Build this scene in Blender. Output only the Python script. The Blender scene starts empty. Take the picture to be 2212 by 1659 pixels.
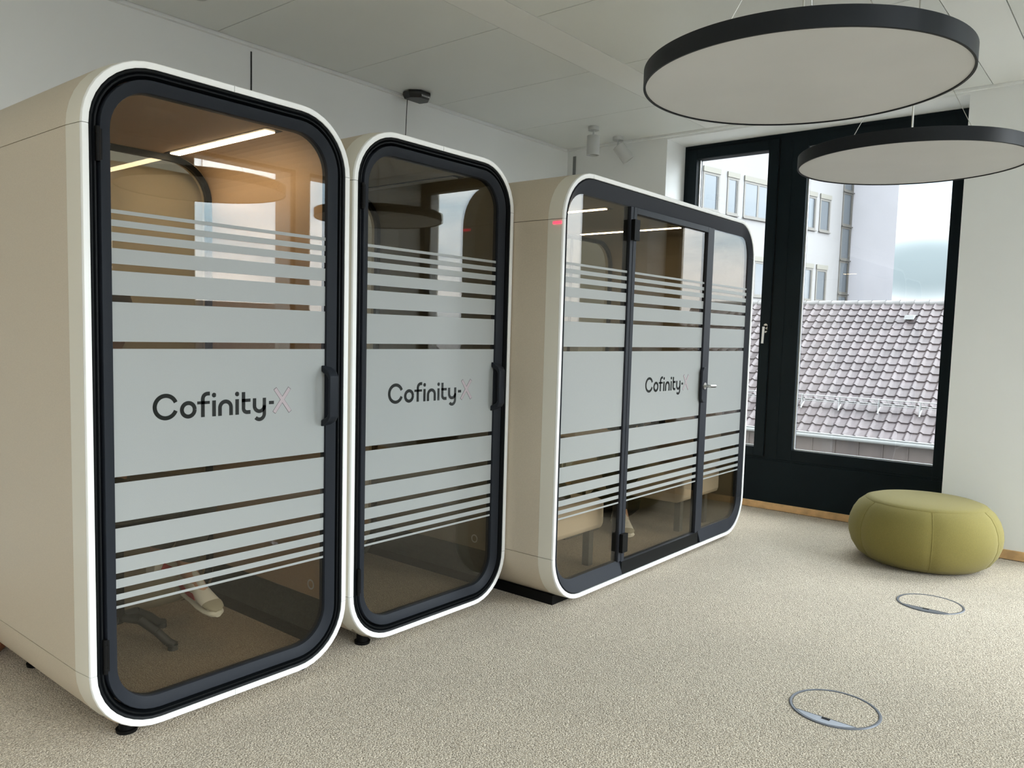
import bpy, bmesh, math, random
from math import sin, cos, pi, radians
from mathutils import Vector, Matrix
random.seed(7)
C = bpy.context.scene.collection
SC = bpy.context.scene
# ------------------------------------------------------------------ camera
RX, RY, RZ, F = -0.0813, 0.0267, 0.8838, 1714.0
fw = Vector((sin(RZ)*cos(RX), cos(RZ)*cos(RX), sin(RX)))
r0 = fw.cross(Vector((0, 0, 1))).normalized(); u0 = r0.cross(fw)
rt = r0*cos(RY)+u0*sin(RY); up = u0*cos(RY)-r0*sin(RY)
cd = bpy.data.cameras.new('camera'); cam = bpy.data.objects.new('camera', cd); C.objects.link(cam)
M = Matrix((rt, up, -fw)).transposed().to_4x4(); M.translation = Vector((0, 0, 1.4072))
cam.matrix_world = M
cd.sensor_fit = 'HORIZONTAL'; cd.sensor_width = 36.0; cd.lens = F*36/2212
cd.shift_x = 8.15/2212; cd.shift_y = 28.9/2212; cd.clip_start = .05; cd.clip_end = 500
SC.camera = cam
# ------------------------------------------------------------------ view, world
SC.view_settings.view_transform = 'Standard'; SC.view_settings.look = 'None'
SC.view_settings.gamma = 1.0; SC.view_settings.use_curve_mapping = False
SC.view_settings.exposure = 0.48
SC.cycles.transparent_max_bounces = 24; SC.cycles.max_bounces = 12; SC.cycles.diffuse_bounces = 6
SC.cycles.glossy_bounces = 6; BLUE_DIR = Vector((.931, .199, .080*2.2)).normalized(); SC.cycles.sample_clamp_indirect = 6.0
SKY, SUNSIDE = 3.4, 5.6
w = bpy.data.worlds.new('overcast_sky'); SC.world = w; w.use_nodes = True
nt = w.node_tree; nt.nodes.clear()
def N(nt, t, **k):
    n = nt.nodes.new(t)
    for a, b in k.items(): setattr(n, a, b)
    return n
tc = N(nt, 'ShaderNodeTexCoord'); sep = N(nt, 'ShaderNodeSeparateXYZ'); nt.links.new(tc.outputs['Generated'], sep.inputs[0])
mp = N(nt, 'ShaderNodeMapping'); mp.inputs['Scale'].default_value = (1, 1, 3.2); nt.links.new(tc.outputs['Generated'], mp.inputs[0])
nz = N(nt, 'ShaderNodeTexNoise'); nz.inputs['Scale'].default_value = 3.0; nz.inputs['Detail'].default_value = 5
nt.links.new(mp.outputs[0], nz.inputs[0])
cr = N(nt, 'ShaderNodeValToRGB'); cr.color_ramp.elements[0].position = .38; cr.color_ramp.elements[1].position = .56
cr.color_ramp.elements[0].color = (.42, .56, .66, 1); cr.color_ramp.elements[1].color = (1, 1, 1, 1)
nt.links.new(nz.outputs[0], cr.inputs[0])
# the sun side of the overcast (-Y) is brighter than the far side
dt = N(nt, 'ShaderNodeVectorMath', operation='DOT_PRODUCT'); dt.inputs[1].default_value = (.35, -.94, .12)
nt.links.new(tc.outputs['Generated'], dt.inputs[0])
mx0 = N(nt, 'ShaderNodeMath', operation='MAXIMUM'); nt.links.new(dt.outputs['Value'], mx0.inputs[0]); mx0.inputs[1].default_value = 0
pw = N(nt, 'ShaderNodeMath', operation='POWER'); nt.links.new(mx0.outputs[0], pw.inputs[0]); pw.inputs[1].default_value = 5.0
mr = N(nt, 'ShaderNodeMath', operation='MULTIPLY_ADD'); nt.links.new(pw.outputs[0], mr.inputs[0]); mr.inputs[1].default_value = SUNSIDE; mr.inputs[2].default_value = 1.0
mz = N(nt, 'ShaderNodeMapRange'); mz.inputs['From Min'].default_value = -.05; mz.inputs['From Max'].default_value = .02
mz.inputs['To Min'].default_value = .12; mz.inputs['To Max'].default_value = 1.0
nt.links.new(sep.outputs['Z'], mz.inputs['Value'])
# overcast dome: zenith brighter than the horizon
zc_ = N(nt, 'ShaderNodeMath', operation='MAXIMUM'); nt.links.new(sep.outputs['Z'], zc_.inputs[0]); zc_.inputs[1].default_value = 0
zd = N(nt, 'ShaderNodeMath', operation='MULTIPLY_ADD'); nt.links.new(zc_.outputs[0], zd.inputs[0]); zd.inputs[1].default_value = 2.0; zd.inputs[2].default_value = .32
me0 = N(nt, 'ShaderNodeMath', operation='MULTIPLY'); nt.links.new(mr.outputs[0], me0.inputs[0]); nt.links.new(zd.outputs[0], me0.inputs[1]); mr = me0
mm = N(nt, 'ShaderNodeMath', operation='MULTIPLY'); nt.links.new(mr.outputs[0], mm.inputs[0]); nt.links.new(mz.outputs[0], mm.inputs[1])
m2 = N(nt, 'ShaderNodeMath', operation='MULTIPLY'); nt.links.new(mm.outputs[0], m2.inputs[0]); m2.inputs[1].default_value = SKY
# a dimmer blue opening in the clouds low in the sky
d2 = N(nt, 'ShaderNodeVectorMath', operation='DOT_PRODUCT'); d2.inputs[1].default_value = BLUE_DIR
mp2 = N(nt, 'ShaderNodeMapping'); mp2.inputs['Scale'].default_value = (1, 1, 2.2); nt.links.new(tc.outputs['Generated'], mp2.inputs[0])
nn = N(nt, 'ShaderNodeVectorMath', operation='NORMALIZE'); nt.links.new(mp2.outputs[0], nn.inputs[0]); nt.links.new(nn.outputs[0], d2.inputs[0])
m3 = N(nt, 'ShaderNodeMapRange'); m3.interpolation_type = 'SMOOTHSTEP'; m3.inputs['From Min'].default_value = .9945; m3.inputs['From Max'].default_value = .9995
m3.inputs['To Min'].default_value = 1.0; m3.inputs['To Max'].default_value = .36; nt.links.new(d2.outputs['Value'], m3.inputs['Value'])
m4 = N(nt, 'ShaderNodeMath', operation='MULTIPLY'); nt.links.new(m2.outputs[0], m4.inputs[0]); nt.links.new(m3.outputs[0], m4.inputs[1])
mc = N(nt, 'ShaderNodeMix', data_type='RGBA'); mc.inputs['A'].default_value = (.74, .92, 1, 1); nt.links.new(cr.outputs[0], mc.inputs['B'])
m5 = N(nt, 'ShaderNodeMapRange'); m5.inputs['From Min'].default_value = .36; nt.links.new(m3.outputs[0], m5.inputs['Value']); nt.links.new(m5.outputs[0], mc.inputs['Factor'])
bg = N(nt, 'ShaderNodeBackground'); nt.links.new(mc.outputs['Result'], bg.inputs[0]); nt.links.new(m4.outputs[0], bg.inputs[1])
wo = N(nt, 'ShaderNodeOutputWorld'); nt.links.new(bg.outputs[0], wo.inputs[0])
# ------------------------------------------------------------------ room numbers
XW, XG, YW, YO, ZC, XL = 6.10, 6.43, 4.37, -2.06, 3.094, -5.0
WIN = [(1.108, 3.345), (-1.42, .42)]                      # recessed window bays on the window wall (y0, y1)
OPP = [(-4.2, -2.9), (-2.5, -1.2), (-.8, .5), (.9, 2.2), (4.02, 5.20), (5.36, 6.02)]   # windows of the opposite wall; the first four, unseen, are added for daylight
def portal(loc, rot, sx, sy):
    l = bpy.data.lights.new('daylight_portal', 'AREA'); l.shape = 'RECTANGLE'; l.size = sx; l.size_y = sy
    l.cycles.is_portal = True
    o = bpy.data.objects.new('daylight_portal', l); o.location = loc; o.rotation_euler = rot; C.objects.link(o)
for a, b in WIN: portal((XG+.12, (a+b)/2, 1.74), (radians(90), 0, radians(90)), b-a, 2.5)
for a, b in OPP: portal(((a+b)/2, YO-.12, 1.7), (radians(90), 0, 0), b-a, 2.7)

# ------------------------------------------------------------------ materials
MATS = {}
def mat(name, col, rough=.6, metal=0, spec=.5, noise=None, bump=None, emis=None, coat=0, sheen=0, trans=0):
    """noise=(scale, amount) colour variation; bump=(scale, strength, distance)"""
    if name in MATS: return MATS[name]
    m = bpy.data.materials.new(name); m.use_nodes = True; t = m.node_tree; b = t.nodes['Principled BSDF']
    b.inputs['Base Color'].default_value = (*col, 1); b.inputs['Roughness'].default_value = rough
    b.inputs['Metallic'].default_value = metal; b.inputs['Specular IOR Level'].default_value = spec
    b.inputs['Coat Weight'].default_value = coat; b.inputs['Sheen Weight'].default_value = sheen
    tcn = N(t, 'ShaderNodeTexCoord')
    if noise:
        n = N(t, 'ShaderNodeTexNoise'); n.inputs['Scale'].default_value = noise[0]; n.inputs['Detail'].default_value = 3
        t.links.new(tcn.outputs['Object'], n.inputs[0])
        r = N(t, 'ShaderNodeValToRGB'); r.color_ramp.elements[0].position = .32; r.color_ramp.elements[1].position = .68
        a = noise[1]
        r.color_ramp.elements[0].color = (*[c*(1-a) for c in col], 1); r.color_ramp.elements[1].color = (*[min(1, c*(1+a)) for c in col], 1)
        t.links.new(n.outputs[0], r.inputs[0]); t.links.new(r.outputs[0], b.inputs['Base Color'])
    if bump:
        n = N(t, 'ShaderNodeTexNoise'); n.inputs['Scale'].default_value = bump[0]; n.inputs['Detail'].default_value = 2
        t.links.new(tcn.outputs['Object'], n.inputs[0])
        bu = N(t, 'ShaderNodeBump'); bu.inputs['Strength'].default_value = bump[1]; bu.inputs['Distance'].default_value = bump[2]
        t.links.new(n.outputs[0], bu.inputs['Height']); t.links.new(bu.outputs[0], b.inputs['Normal'])
    if emis:
        b.inputs['Emission Color'].default_value = (*emis[0], 1); b.inputs['Emission Strength'].default_value = emis[1]
    if trans:
        out = t.nodes['Material Output']; tr = N(t, 'ShaderNodeBsdfTranslucent'); tr.inputs[0].default_value = (*col, 1)
        mx = N(t, 'ShaderNodeMixShader'); mx.inputs[0].default_value = trans
        t.links.new(b.outputs[0], mx.inputs[1]); t.links.new(tr.outputs[0], mx.inputs[2]); t.links.new(mx.outputs[0], out.inputs[0])
    MATS[name] = m; return m
def glass(name, tint, ior=1.5):
    """clear sheet: each face lets light through with a tint and mirrors by its Fresnel value"""
    m = bpy.data.materials.new(name); m.use_nodes = True; t = m.node_tree; t.nodes.clear()
    g = N(t, 'ShaderNodeNewGeometry'); mxv = N(t, 'ShaderNodeMapRange')
    mxv.inputs['To Min'].default_value = ior; mxv.inputs['To Max'].default_value = 1/ior
    t.links.new(g.outputs['Backfacing'], mxv.inputs['Value'])
    f = N(t, 'ShaderNodeFresnel'); t.links.new(mxv.outputs[0], f.inputs['IOR'])
    tr = N(t, 'ShaderNodeBsdfTransparent'); tr.inputs[0].default_value = (*tint, 1)
    gl = N(t, 'ShaderNodeBsdfGlossy'); gl.inputs['Roughness'].default_value = 0.0
    mx = N(t, 'ShaderNodeMixShader'); o = N(t, 'ShaderNodeOutputMaterial')
    t.links.new(f.outputs[0], mx.inputs[0]); t.links.new(tr.outputs[0], mx.inputs[1]); t.links.new(gl.outputs[0], mx.inputs[2])
    t.links.new(mx.outputs[0], o.inputs[0]); return m
def carpet(name, c1, c2, c3, sc=210, bmp=.9):
    m = bpy.data.materials.new(name); m.use_nodes = True; t = m.node_tree; b = t.nodes['Principled BSDF']
    b.inputs['Roughness'].default_value = .95; b.inputs['Specular IOR Level'].default_value = .1; b.inputs['Sheen Weight'].default_value = .15
    tcn = N(t, 'ShaderNodeTexCoord')
    n = N(t, 'ShaderNodeTexNoise'); n.inputs['Scale'].default_value = sc; n.inputs['Detail'].default_value = 2.5; n.inputs['Roughness'].default_value = .6
    mpn = N(t, 'ShaderNodeMapping'); mpn.inputs['Location'].default_value = (.013, .017, .3714); mpn.inputs['Rotation'].default_value = (.35, .2, .5)
    t.links.new(tcn.outputs['Object'], mpn.inputs[0]); t.links.new(mpn.outputs[0], n.inputs[0])
    r = N(t, 'ShaderNodeValToRGB'); e = r.color_ramp.elements
    e[0].position = .33; e[0].color = (*c1, 1); e[1].position = .66; e[1].color = (*c3, 1); k = e.new(.5); k.color = (*c2, 1)
    t.links.new(n.outputs[0], r.inputs[0])
    n2 = N(t, 'ShaderNodeTexNoise'); n2.inputs['Scale'].default_value = 2.2; n2.inputs['Detail'].default_value = 3
    t.links.new(tcn.outputs['Object'], n2.inputs[0])
    mr_ = N(t, 'ShaderNodeMapRange'); mr_.inputs['To Min'].default_value = .9; mr_.inputs['To Max'].default_value = 1.1
    t.links.new(n2.outputs[0], mr_.inputs['Value'])
    mu = N(t, 'ShaderNodeVectorMath', operation='SCALE'); t.links.new(r.outputs[0], mu.inputs[0]); t.links.new(mr_.outputs[0], mu.inputs['Scale'])
    t.links.new(mu.outputs[0], b.inputs['Base Color'])
    v = N(t, 'ShaderNodeTexVoronoi'); v.inputs['Scale'].default_value = sc*.75
    t.links.new(mpn.outputs[0], v.inputs['Vector'])
    bu = N(t, 'ShaderNodeBump'); bu.inputs['Strength'].default_value = bmp; bu.inputs['Distance'].default_value = .004; bu.invert = True
    t.links.new(v.outputs['Distance'], bu.inputs['Height']); t.links.new(bu.outputs[0], b.inputs['Normal'])
    return m
m_carpet = carpet('carpet_loop', (.21, .172, .12), (.49, .425, .33), (.79, .71, .58))
m_podfloor = carpet('booth_floor_carpet', (.16, .12, .08), (.28, .23, .165), (.42, .36, .27), 230, .6)
m_char = mat('charcoal_carpet', (.028, .032, .03), .9, noise=(60, .3))
m_wall = mat('wall_paint', (.84, .855, .85), .75, noise=(1.2, .015), bump=(300, .05, .001))
m_ceil = mat('metal_ceiling', (.77, .79, .765), .40, spec=.5, noise=(1.0, .02))
m_beam = mat('ceiling_strip', (.84, .85, .83), .5)
m_gap = mat('shadow_gap', (.02, .02, .02), .9)
m_oak = mat('oak', (.62, .39, .185), .5, noise=(14, .18))
m_wfr = mat('window_frame_lacquer', (.006, .011, .014), .42, spec=.10, noise=(3, .1))
m_wfr2 = mat('window_edge_aluminium', (.55, .57, .58), .35, metal=.7)
m_white = mat('booth_rim_white', (.90, .905, .895), .38)
m_chamf = mat('booth_edge_lacquer', (.74, .71, .62), .42)
m_beige = mat('booth_side_beige', (.60, .525, .415), .5, noise=(260, .05))
m_blk = mat('booth_frame_black', (.004, .005, .006), .45, spec=.15)
m_door = mat('door_frame_anthracite', (.018, .021, .027), .45, spec=.12)
m_door3 = mat('large_booth_frame_grey', (.026, .029, .036), .45, spec=.15)
m_rub = mat('rubber_black', (.004, .004, .004), .55, spec=.15)
m_felt = mat('interior_felt_lit_tan', (.43, .315, .215), .9, noise=(300, .08))
m_felt2 = mat('interior_felt_dim_tan', (.26, .225, .165), .9, noise=(300, .08))
m_metal = mat('brushed_steel', (.62, .61, .58), .3, metal=1)
m_film = mat('frosted_film', (.365, .38, .372), .36, spec=.3, trans=.10, noise=(500, .03))
m_letter = mat('dark_lettering', (.010, .012, .011), .15, spec=.3)  # opaque near-black stands in for the dark interior seen through clear letters
m_xfilm = mat('pink_film', (.40, .335, .35), .4)
m_xline = mat('pink_film_edge', (.09, .08, .08), .4)
g_pod = glass('booth_glass', (.83, .80, .74)); g_win = glass('window_glass', (.97, .98, .98)); g_rear = glass('booth_rear_glass', (.86, .85, .82))
m_lampb = mat('lamp_rim_black', (.008, .010, .013), .45, spec=.25)
m_lampd = mat('lamp_diffuser', (.64, .645, .65), .45, noise=(3, .03))
m_led_on = mat('led_on', (1, .95, .85), .5, emis=((1, .80, .54), 26))
m_led_off = mat('led_off', (.45, .47, .47), .3)
m_red = mat('red_status_light', (.9, .05, .08), .3, emis=((1, .05, .09), 1.6))
m_plast = mat('white_plastic', (.55, .56, .55), .45)
m_dev = mat('black_plastic', (.008, .008, .008), .35)
m_olive = mat('olive_wool', (.225, .188, .05), .95, noise=(420, .16), bump=(600, .5, .002), sheen=.08)
m_sofa = mat('beige_upholstery', (.62, .545, .46), .9, noise=(400, .06), bump=(500, .3, .001))
m_leg = mat('grey_metal_leg', (.09, .09, .085), .5)
m_steel = mat('floor_box_steel', (.13, .14, .16), .45, metal=.35)
m_terr = mat('terracotta_leather', (.26, .095, .04), .5)

# ------------------------------------------------------------------ mesh helpers
class MB:
    def __init__(s): s.v = []; s.f = []; s.m = []
    def add(s, vs, fs, mi=0):
        o = len(s.v); s.v += [tuple(v) for v in vs]; s.f += [tuple(i+o for i in f) for f in fs]; s.m += [mi]*len(fs)
    def box(s, x0, x1, y0, y1, z0, z1, mi=0):
        s.add([(x0, y0, z0), (x1, y0, z0), (x1, y1, z0), (x0, y1, z0), (x0, y0, z1), (x1, y0, z1), (x1, y1, z1), (x0, y1, z1)],
              [(0, 3, 2, 1), (4, 5, 6, 7), (0, 1, 5, 4), (1, 2, 6, 5), (2, 3, 7, 6), (3, 0, 4, 7)], mi)
    def cyl(s, p, q, r, n=16, r2=None, mi=0, cap=True):
        p = Vector(p); q = Vector(q); r2 = r if r2 is None else r2; d = (q-p).normalized()
        a = d.orthogonal().normalized(); b = d.cross(a); vs = []
        for c, rr in ((p, r), (q, r2)):
            for i in range(n): t = 2*pi*i/n; vs.append(c+a*rr*cos(t)+b*rr*sin(t))
        fs = [(i, (i+1) % n, n+(i+1) % n, n+i) for i in range(n)]
        if cap: fs += [tuple(range(n))[::-1], tuple(range(n, 2*n))]
        s.add(vs, fs, mi)
    def lathe(s, prof, n=48, c=(0, 0), mi=0, mat4=None, cap0=False, cap1=False):
        vs = []; fs = []
        for r, z in prof:
            for i in range(n):
                t = 2*pi*i/n; v = Vector((c[0]+r*cos(t), c[1]+r*sin(t), z)); vs.append(mat4 @ v if mat4 else v)
        for k in range(len(prof)-1):
            for i in range(n): fs.append((k*n+i, k*n+(i+1) % n, (k+1)*n+(i+1) % n, (k+1)*n+i))
        if cap0: fs.append(tuple(range(n))[::-1])
        if cap1: fs.append(tuple(range((len(prof)-1)*n, len(prof)*n)))
        s.add(vs, fs, mi)
    def tube(s, pts, r, n=10, mi=0):
        for a, b in zip(pts[:-1], pts[1:]): s.cyl(a, b, r, n, mi=mi)
    def build(s, name, mats, parent=None, smooth=False, bevel=0, auto=True):
        me = bpy.data.meshes.new(name); me.from_pydata(s.v, [], s.f); me.validate(clean_customdata=False)
        if not isinstance(mats, (list, tuple)): mats = [mats]
        for m in mats: me.materials.append(m)
        if len(mats) > 1 and len(me.polygons) == len(s.m): me.polygons.foreach_set('material_index', s.m)
        bm = bmesh.new(); bm.from_mesh(me); bmesh.ops.recalc_face_normals(bm, faces=bm.faces); bm.to_mesh(me); bm.free()
        if smooth:
            me.polygons.foreach_set('use_smooth', [True]*len(me.polygons))
            if auto: me.set_sharp_from_angle(angle=radians(38))
        o = bpy.data.objects.new(name, me); C.objects.link(o)
        if parent: o.parent = parent
        if bevel:
            b = o.modifiers.new('bevel', 'BEVEL'); b.width = bevel; b.segments = 2; b.limit_method = 'ANGLE'
        return o
def B(name, x0, x1, y0, y1, z0, z1, m, parent=None, bevel=0):
    b = MB(); b.box(x0, x1, y0, y1, z0, z1); return b.build(name, m, parent, bevel=bevel, smooth=bool(bevel))
def struct(o): o['kind'] = 'structure'; return o
def tag(o, label, cat, group=None):
    o['label'] = label; o['category'] = cat
    if group: o['group'] = group
    return o
def empty(name, loc, rz=0):
    o = bpy.data.objects.new(name, None); o.location = loc; o.rotation_euler = (0, 0, rz); o.empty_display_size = .1; C.objects.link(o); return o
def rot2(p, a): return (p[0]*cos(a)-p[1]*sin(a), p[0]*sin(a)+p[1]*cos(a))

# ------------------------------------------------------------------ room shell
# floor with two round cut-outs is not needed: the floor boxes lie in it as thin discs
struct(B('floor', XL-.1, XG+.3, YO-.4, YW+.3, -.12, 0, m_carpet))
struct(B('wall_left', XL-.1, XG+.3, YW, YW+.3, 0, 3.3, m_wall))
struct(B('wall_end', XL-.3, XL, YO-.4, YW+.3, 0, 3.3, mat('wall_warm_plaster', (.60, .50, .38), .7, noise=(2, .05))))
o = B('trim_1', 2.792, 2.800, YW-.004, YW-.0005, 0.08, ZC-.04, m_gap); struct(o)
o = B('trim_2', XW-.006, XW-.0005, 4.275, 4.305, 0.1, ZC-.06, mat('grey_profile', (.22, .23, .23), .5)); struct(o)
b = MB()                                              # window wall: piers, soffits
ys = [YO]+[v for a in sorted(WIN) for v in a]+[YW]
for a, c in zip(ys[::2], ys[1::2]): b.box(XW, XG+.3, a, c, 0, 3.3)
for a, c in WIN: b.box(XW, XG+.3, a, c, 3.066, 3.3)
struct(b.build('wall_right', m_wall))
b = MB(); xs = [XL]+[v for a in OPP for v in a]+[XG+.3]
for a, c in zip(xs[::2], xs[1::2]): b.box(a, c, YO-.4, YO, 0, 3.3)
for a, c in OPP: b.box(a, c, YO-.4, YO, 3.075, 3.3); b.box(a, c, YO-.4, YO, 0, .32)
struct(b.build('wall_opposite', m_wall))
struct(B('wall_rear_panel', 1.50, 2.08, 3.64, 3.70, 0, 2.12, mat('pale_panel', (.80, .77, .70), .6)))
# ceiling: metal tiles between plain strips
b = MB(); b.box(XL, XG+.3, YO-.3, YW+.2, ZC+.012, ZC+.2, 1)
bands = [(4.34, 2.97), (2.715, .97), (.715, -1.03), (-1.285, -2.03)]
tx = [2.557+.9035*k for k in range(-9, 4)]
edges = [XL]+[x for x in tx if XL < x < 6.0]+[6.05]
for y1, y0 in bands:
    for xa, xb in zip(edges[:-1], edges[1:]): b.box(xa+.003, xb-.003, y0+.004, y1-.004, ZC, ZC+.011, 0)
struct(b.build('ceiling', [m_ceil, m_gap], bevel=0))
b = MB()
for y1, y0 in ((2.97, 2.715), (.97, .715), (-1.03, -1.285)): b.box(XL, 6.05, y0+.001, y1-.001, ZC-.001, ZC+.0105)
struct(b.build('trim_3', m_beam))
b = MB(); b.box(XL, 6.075, 4.345, YW, ZC-.018, ZC+.011); b.box(6.055, 6.075, YO, 4.345, ZC-.018, ZC+.011)
b.box(6.075, XW, YO, YW, ZC-.004, ZC+.011); b.box(XL, 6.055, YO, YO+.03, ZC-.018, ZC+.011)
struct(b.build('trim_4', m_wall))
# oak skirting
b = MB()
for a, c in zip(ys[::2], ys[1::2]): b.box(XW-.016, XW, a, c, .004, .066)
for a, c in WIN: b.box(XG-.022, XG-.004, a, c, .004, .06)
struct(b.build('baseboard_right', m_oak, bevel=.002))
struct(B('baseboard_left', XL, XW-.02, YW-.016, YW, .004, .066, m_oak, bevel=.002))

# ------------------------------------------------------------------ windows
def bar(b, y0, y1, z0, z1, x0=XG, x1=XG+.09, mi=0): b.box(x0, x1, y0, y1, z0, z1, mi)
def window_bay(n, a, c, glazing, sash):
    root = empty('window_%d' % n, (0, 0, 0)); struct(root)
    b = MB()                                          # outer frame and lower panel
    bar(b, a, c, .0, .41, XG-.002); bar(b, a, c, 3.03 if sash else 2.975, 3.063)
    b.box(XG-.004, XG+.03, a, c, .418, .425)
    gs = sorted(glazing)
    cuts = [a]+[v for g in gs for v in g]+[c]
    for p, q in zip(cuts[::2], cuts[1::2]): bar(b, p, q, .41, 3.04)
    for g in gs:
        bar(b, g[0], g[1], .41, .515); bar(b, g[0], g[1], 2.943, 3.04)
    b.build('window_frame', m_wfr, root, bevel=.003)
    for i, g in enumerate(gs):
        gl = B('glass_pane', XG+.045, XG+.053, g[0]-.004, g[1]+.004, .511, 2.947, g_win, root)
        e = MB()                                      # bright inner edge of the glazing rebate
        e.box(XG+.028, XG+.044, g[1]-.012, g[1], .515, 2.943); e.box(XG+.028, XG+.044, g[0], g[1], .515, .523)
        e.build('glazing_bead', m_wfr2, root)
    return root
w1 = window_bay(1, WIN[0][0], WIN[0][1], [(1.24, 2.275), (2.59, 3.22)], True)
b = MB()                                              # opening sash, a raised frame round the left pane
for q in ((2.505, 2.588, .44, 3.022), (3.222, 3.30, .44, 3.022), (2.588, 3.222, .44, .514), (2.588, 3.222, 2.944, 3.022)): b.box(XG-.018, XG+.0, *q)
sash = b.build('sash', m_wfr, w1, bevel=.003)
B('sash_gap', XG-.003, XG, 2.497, 2.505, .432, 3.03, m_rub, w1)
b = MB()
for q in ((2.396, 2.402, .43, 3.0), (1.20, 2.402, .43, .436)): b.box(XG-.004, XG, *q)
b.build('fixed_light_joint', m_wfr, w1)
b = MB(); hy, hz = 2.535, 1.50                        # window handle
b.cyl((XG-.028, hy, hz+.022), (XG-.018, hy, hz+.022), .016, 20); b.cyl((XG-.028, hy, hz-.022), (XG-.018, hy, hz-.022), .016, 20)
b.box(XG-.028, XG-.018, hy-.016, hy+.016, hz-.022, hz+.022); b.cyl((XG-.07, hy, hz), (XG-.02, hy, hz), .009, 16)
b.cyl((XG-.066, hy, hz+.012), (XG-.066, hy+.004, hz-.125), .0105, 16)
b.build('window_handle', m_metal, sash, smooth=True)
B('cover_plate', XG-.006, XG, 2.328, 2.352, 1.49, 1.56, m_wfr, w1, bevel=.003)
B('door_stop', XG-.04, XG-.018, 2.995, 3.02, .455, .48, m_rub, w1)
window_bay(2, WIN[1][0], WIN[1][1], [(-1.34, .34)], False)
for i, (a, c) in enumerate(OPP):
    root = empty('window_%d' % (i+3), (0, 0, 0)); struct(root)
    b = MB()
    for q in ((a, a+.03, .32, 3.075), (c-.03, c, .32, 3.075), (a+.03, c-.03, .32, .36), (a+.03, c-.03, 3.045, 3.075)): b.box(q[0], q[1], YO-.08, YO-.03, q[2], q[3])
    b.build('window_frame', m_wfr, root)
    B('glass_pane', a+.03, c-.03, YO-.06, YO-.053, .36, 3.045, g_win, root)

# ------------------------------------------------------------------ booths
def rr(rect, R, off=0.0, n=10, cuts=()):
    """rounded rectangle as named pieces, counter-clockwise from the front: bottom, br, right, tr, top, tl, left, bl"""
    x0, x1, z0, z1 = rect[0]-off, rect[1]+off, rect[2]-off, rect[3]+off; R = max(.002, R+off)
    def arc(cx, cz, a): return [(cx+R*cos(a+pi/2*i/n), cz+R*sin(a+pi/2*i/n)) for i in range(n+1)]
    def ln(p, q, ts): return [(p[0]+(q[0]-p[0])*t, p[1]+(q[1]-p[1])*t) for t in ts]
    P = {}
    P['br'] = arc(x1-R, z0+R, -pi/2); P['tr'] = arc(x1-R, z1-R, 0); P['tl'] = arc(x0+R, z1-R, pi/2); P['bl'] = arc(x0+R, z0+R, pi)
    P['bottom'] = ((x0+R, z0), (x1-R, z0)); P['right'] = ((x1, z0+R), (x1, z1-R)); P['top'] = ((x1-R, z1), (x0+R, z1)); P['left'] = ((x0, z1-R), (x0, z0+R))
    return P
def path(rect, R, off, pieces, g=.0):
    """pieces: corner names, or (edge, t0, t1) with t a fraction or ('x', value)"""
    P = rr(rect, R, off); pts = []
    for p in pieces:
        if isinstance(p, str):
            pts += P[p] if p in ('br', 'tr', 'tl', 'bl') else list(P[p])
        else:
            a, c = P[p[0]]
            def at(t):
                if isinstance(t, tuple): return (t[1], a[1])
                return (a[0]+(c[0]-a[0])*t, a[1]+(c[1]-a[1])*t)
            pts += [at(p[1]), at(p[2])]
    if g:
        for i, j in ((0, 1), (-1, -2)):
            k = j
            while (Vector(pts[k])-Vector(pts[i])).length < 1e-6: k += 1 if j > 0 else -1
            d = (Vector(pts[k])-Vector(pts[i])).normalized()*g; pts[i] = (pts[i][0]+d.x, pts[i][1]+d.y)
    q = [pts[0]]
    for p in pts[1:]:
        if (Vector(p)-Vector(q[-1])).length > 1e-6: q.append(p)
    return q
def loft(b, rect, R, prof, pieces, closed_prof=True, closed_path=False, g=0.0, mi=0):
    """prof: list of (offset, y) or (offset, y, rect, R)"""
    L = []
    for p in prof:
        r_, R_ = (p[2], p[3]) if len(p) > 2 else (rect, R)
        L.append([(x, p[1], z) for x, z in path(r_, R_, p[0], pieces, g)])
    n = min(len(l) for l in L); L = [l[:n] for l in L]
    if closed_path and (Vector(L[0][0])-Vector(L[0][-1])).length < 1e-5: L = [l[:-1] for l in L]; n -= 1
    vs = [v for l in L for v in l]; m = len(L); fs = []
    for k in range(m if closed_prof else m-1):
        k2 = (k+1) % m
        for i in range(n if closed_path else n-1): fs.append((k*n+i, k*n+(i+1) % n, k2*n+(i+1) % n, k2*n+i))
    if closed_prof and not closed_path: fs += [tuple(k*n for k in range(m)), tuple(k*n+n-1 for k in range(m))[::-1]]
    b.add(vs, fs, mi)
ALL = ['bottom', 'br', 'right', 'tr', 'top', 'tl', 'left', 'bl']
def plate(b, rect, R, off, y0, y1, mi=0):
    """flat rounded plate between y0 and y1"""
    pts = path(rect, R, off, ALL)[:-1]; n = len(pts)
    b.add([(x, y0, z) for x, z in pts]+[(x, y1, z) for x, z in pts],
          [(i, (i+1) % n, n+(i+1) % n, n+i) for i in range(n)]+[tuple(range(n))[::-1], tuple(range(n, 2*n))], mi)
BANDS = [(1.7515, 1.7635), (1.711, 1.7315), (1.665, 1.692), (1.593, 1.642), (1.494, 1.571), (1.345, 1.472), (.905, 1.322),
         (.756, .885), (.655, .735), (.585, .635), (.535, .565), (.495, .515), (.467, .476)]
def film(xa, xb, y, parent):
    b = MB()
    for z0, z1 in BANDS: b.box(xa, xb, y-.0009, y-.0002, z0, z1)
    return b.build('frosted_film', m_film, parent)
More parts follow.
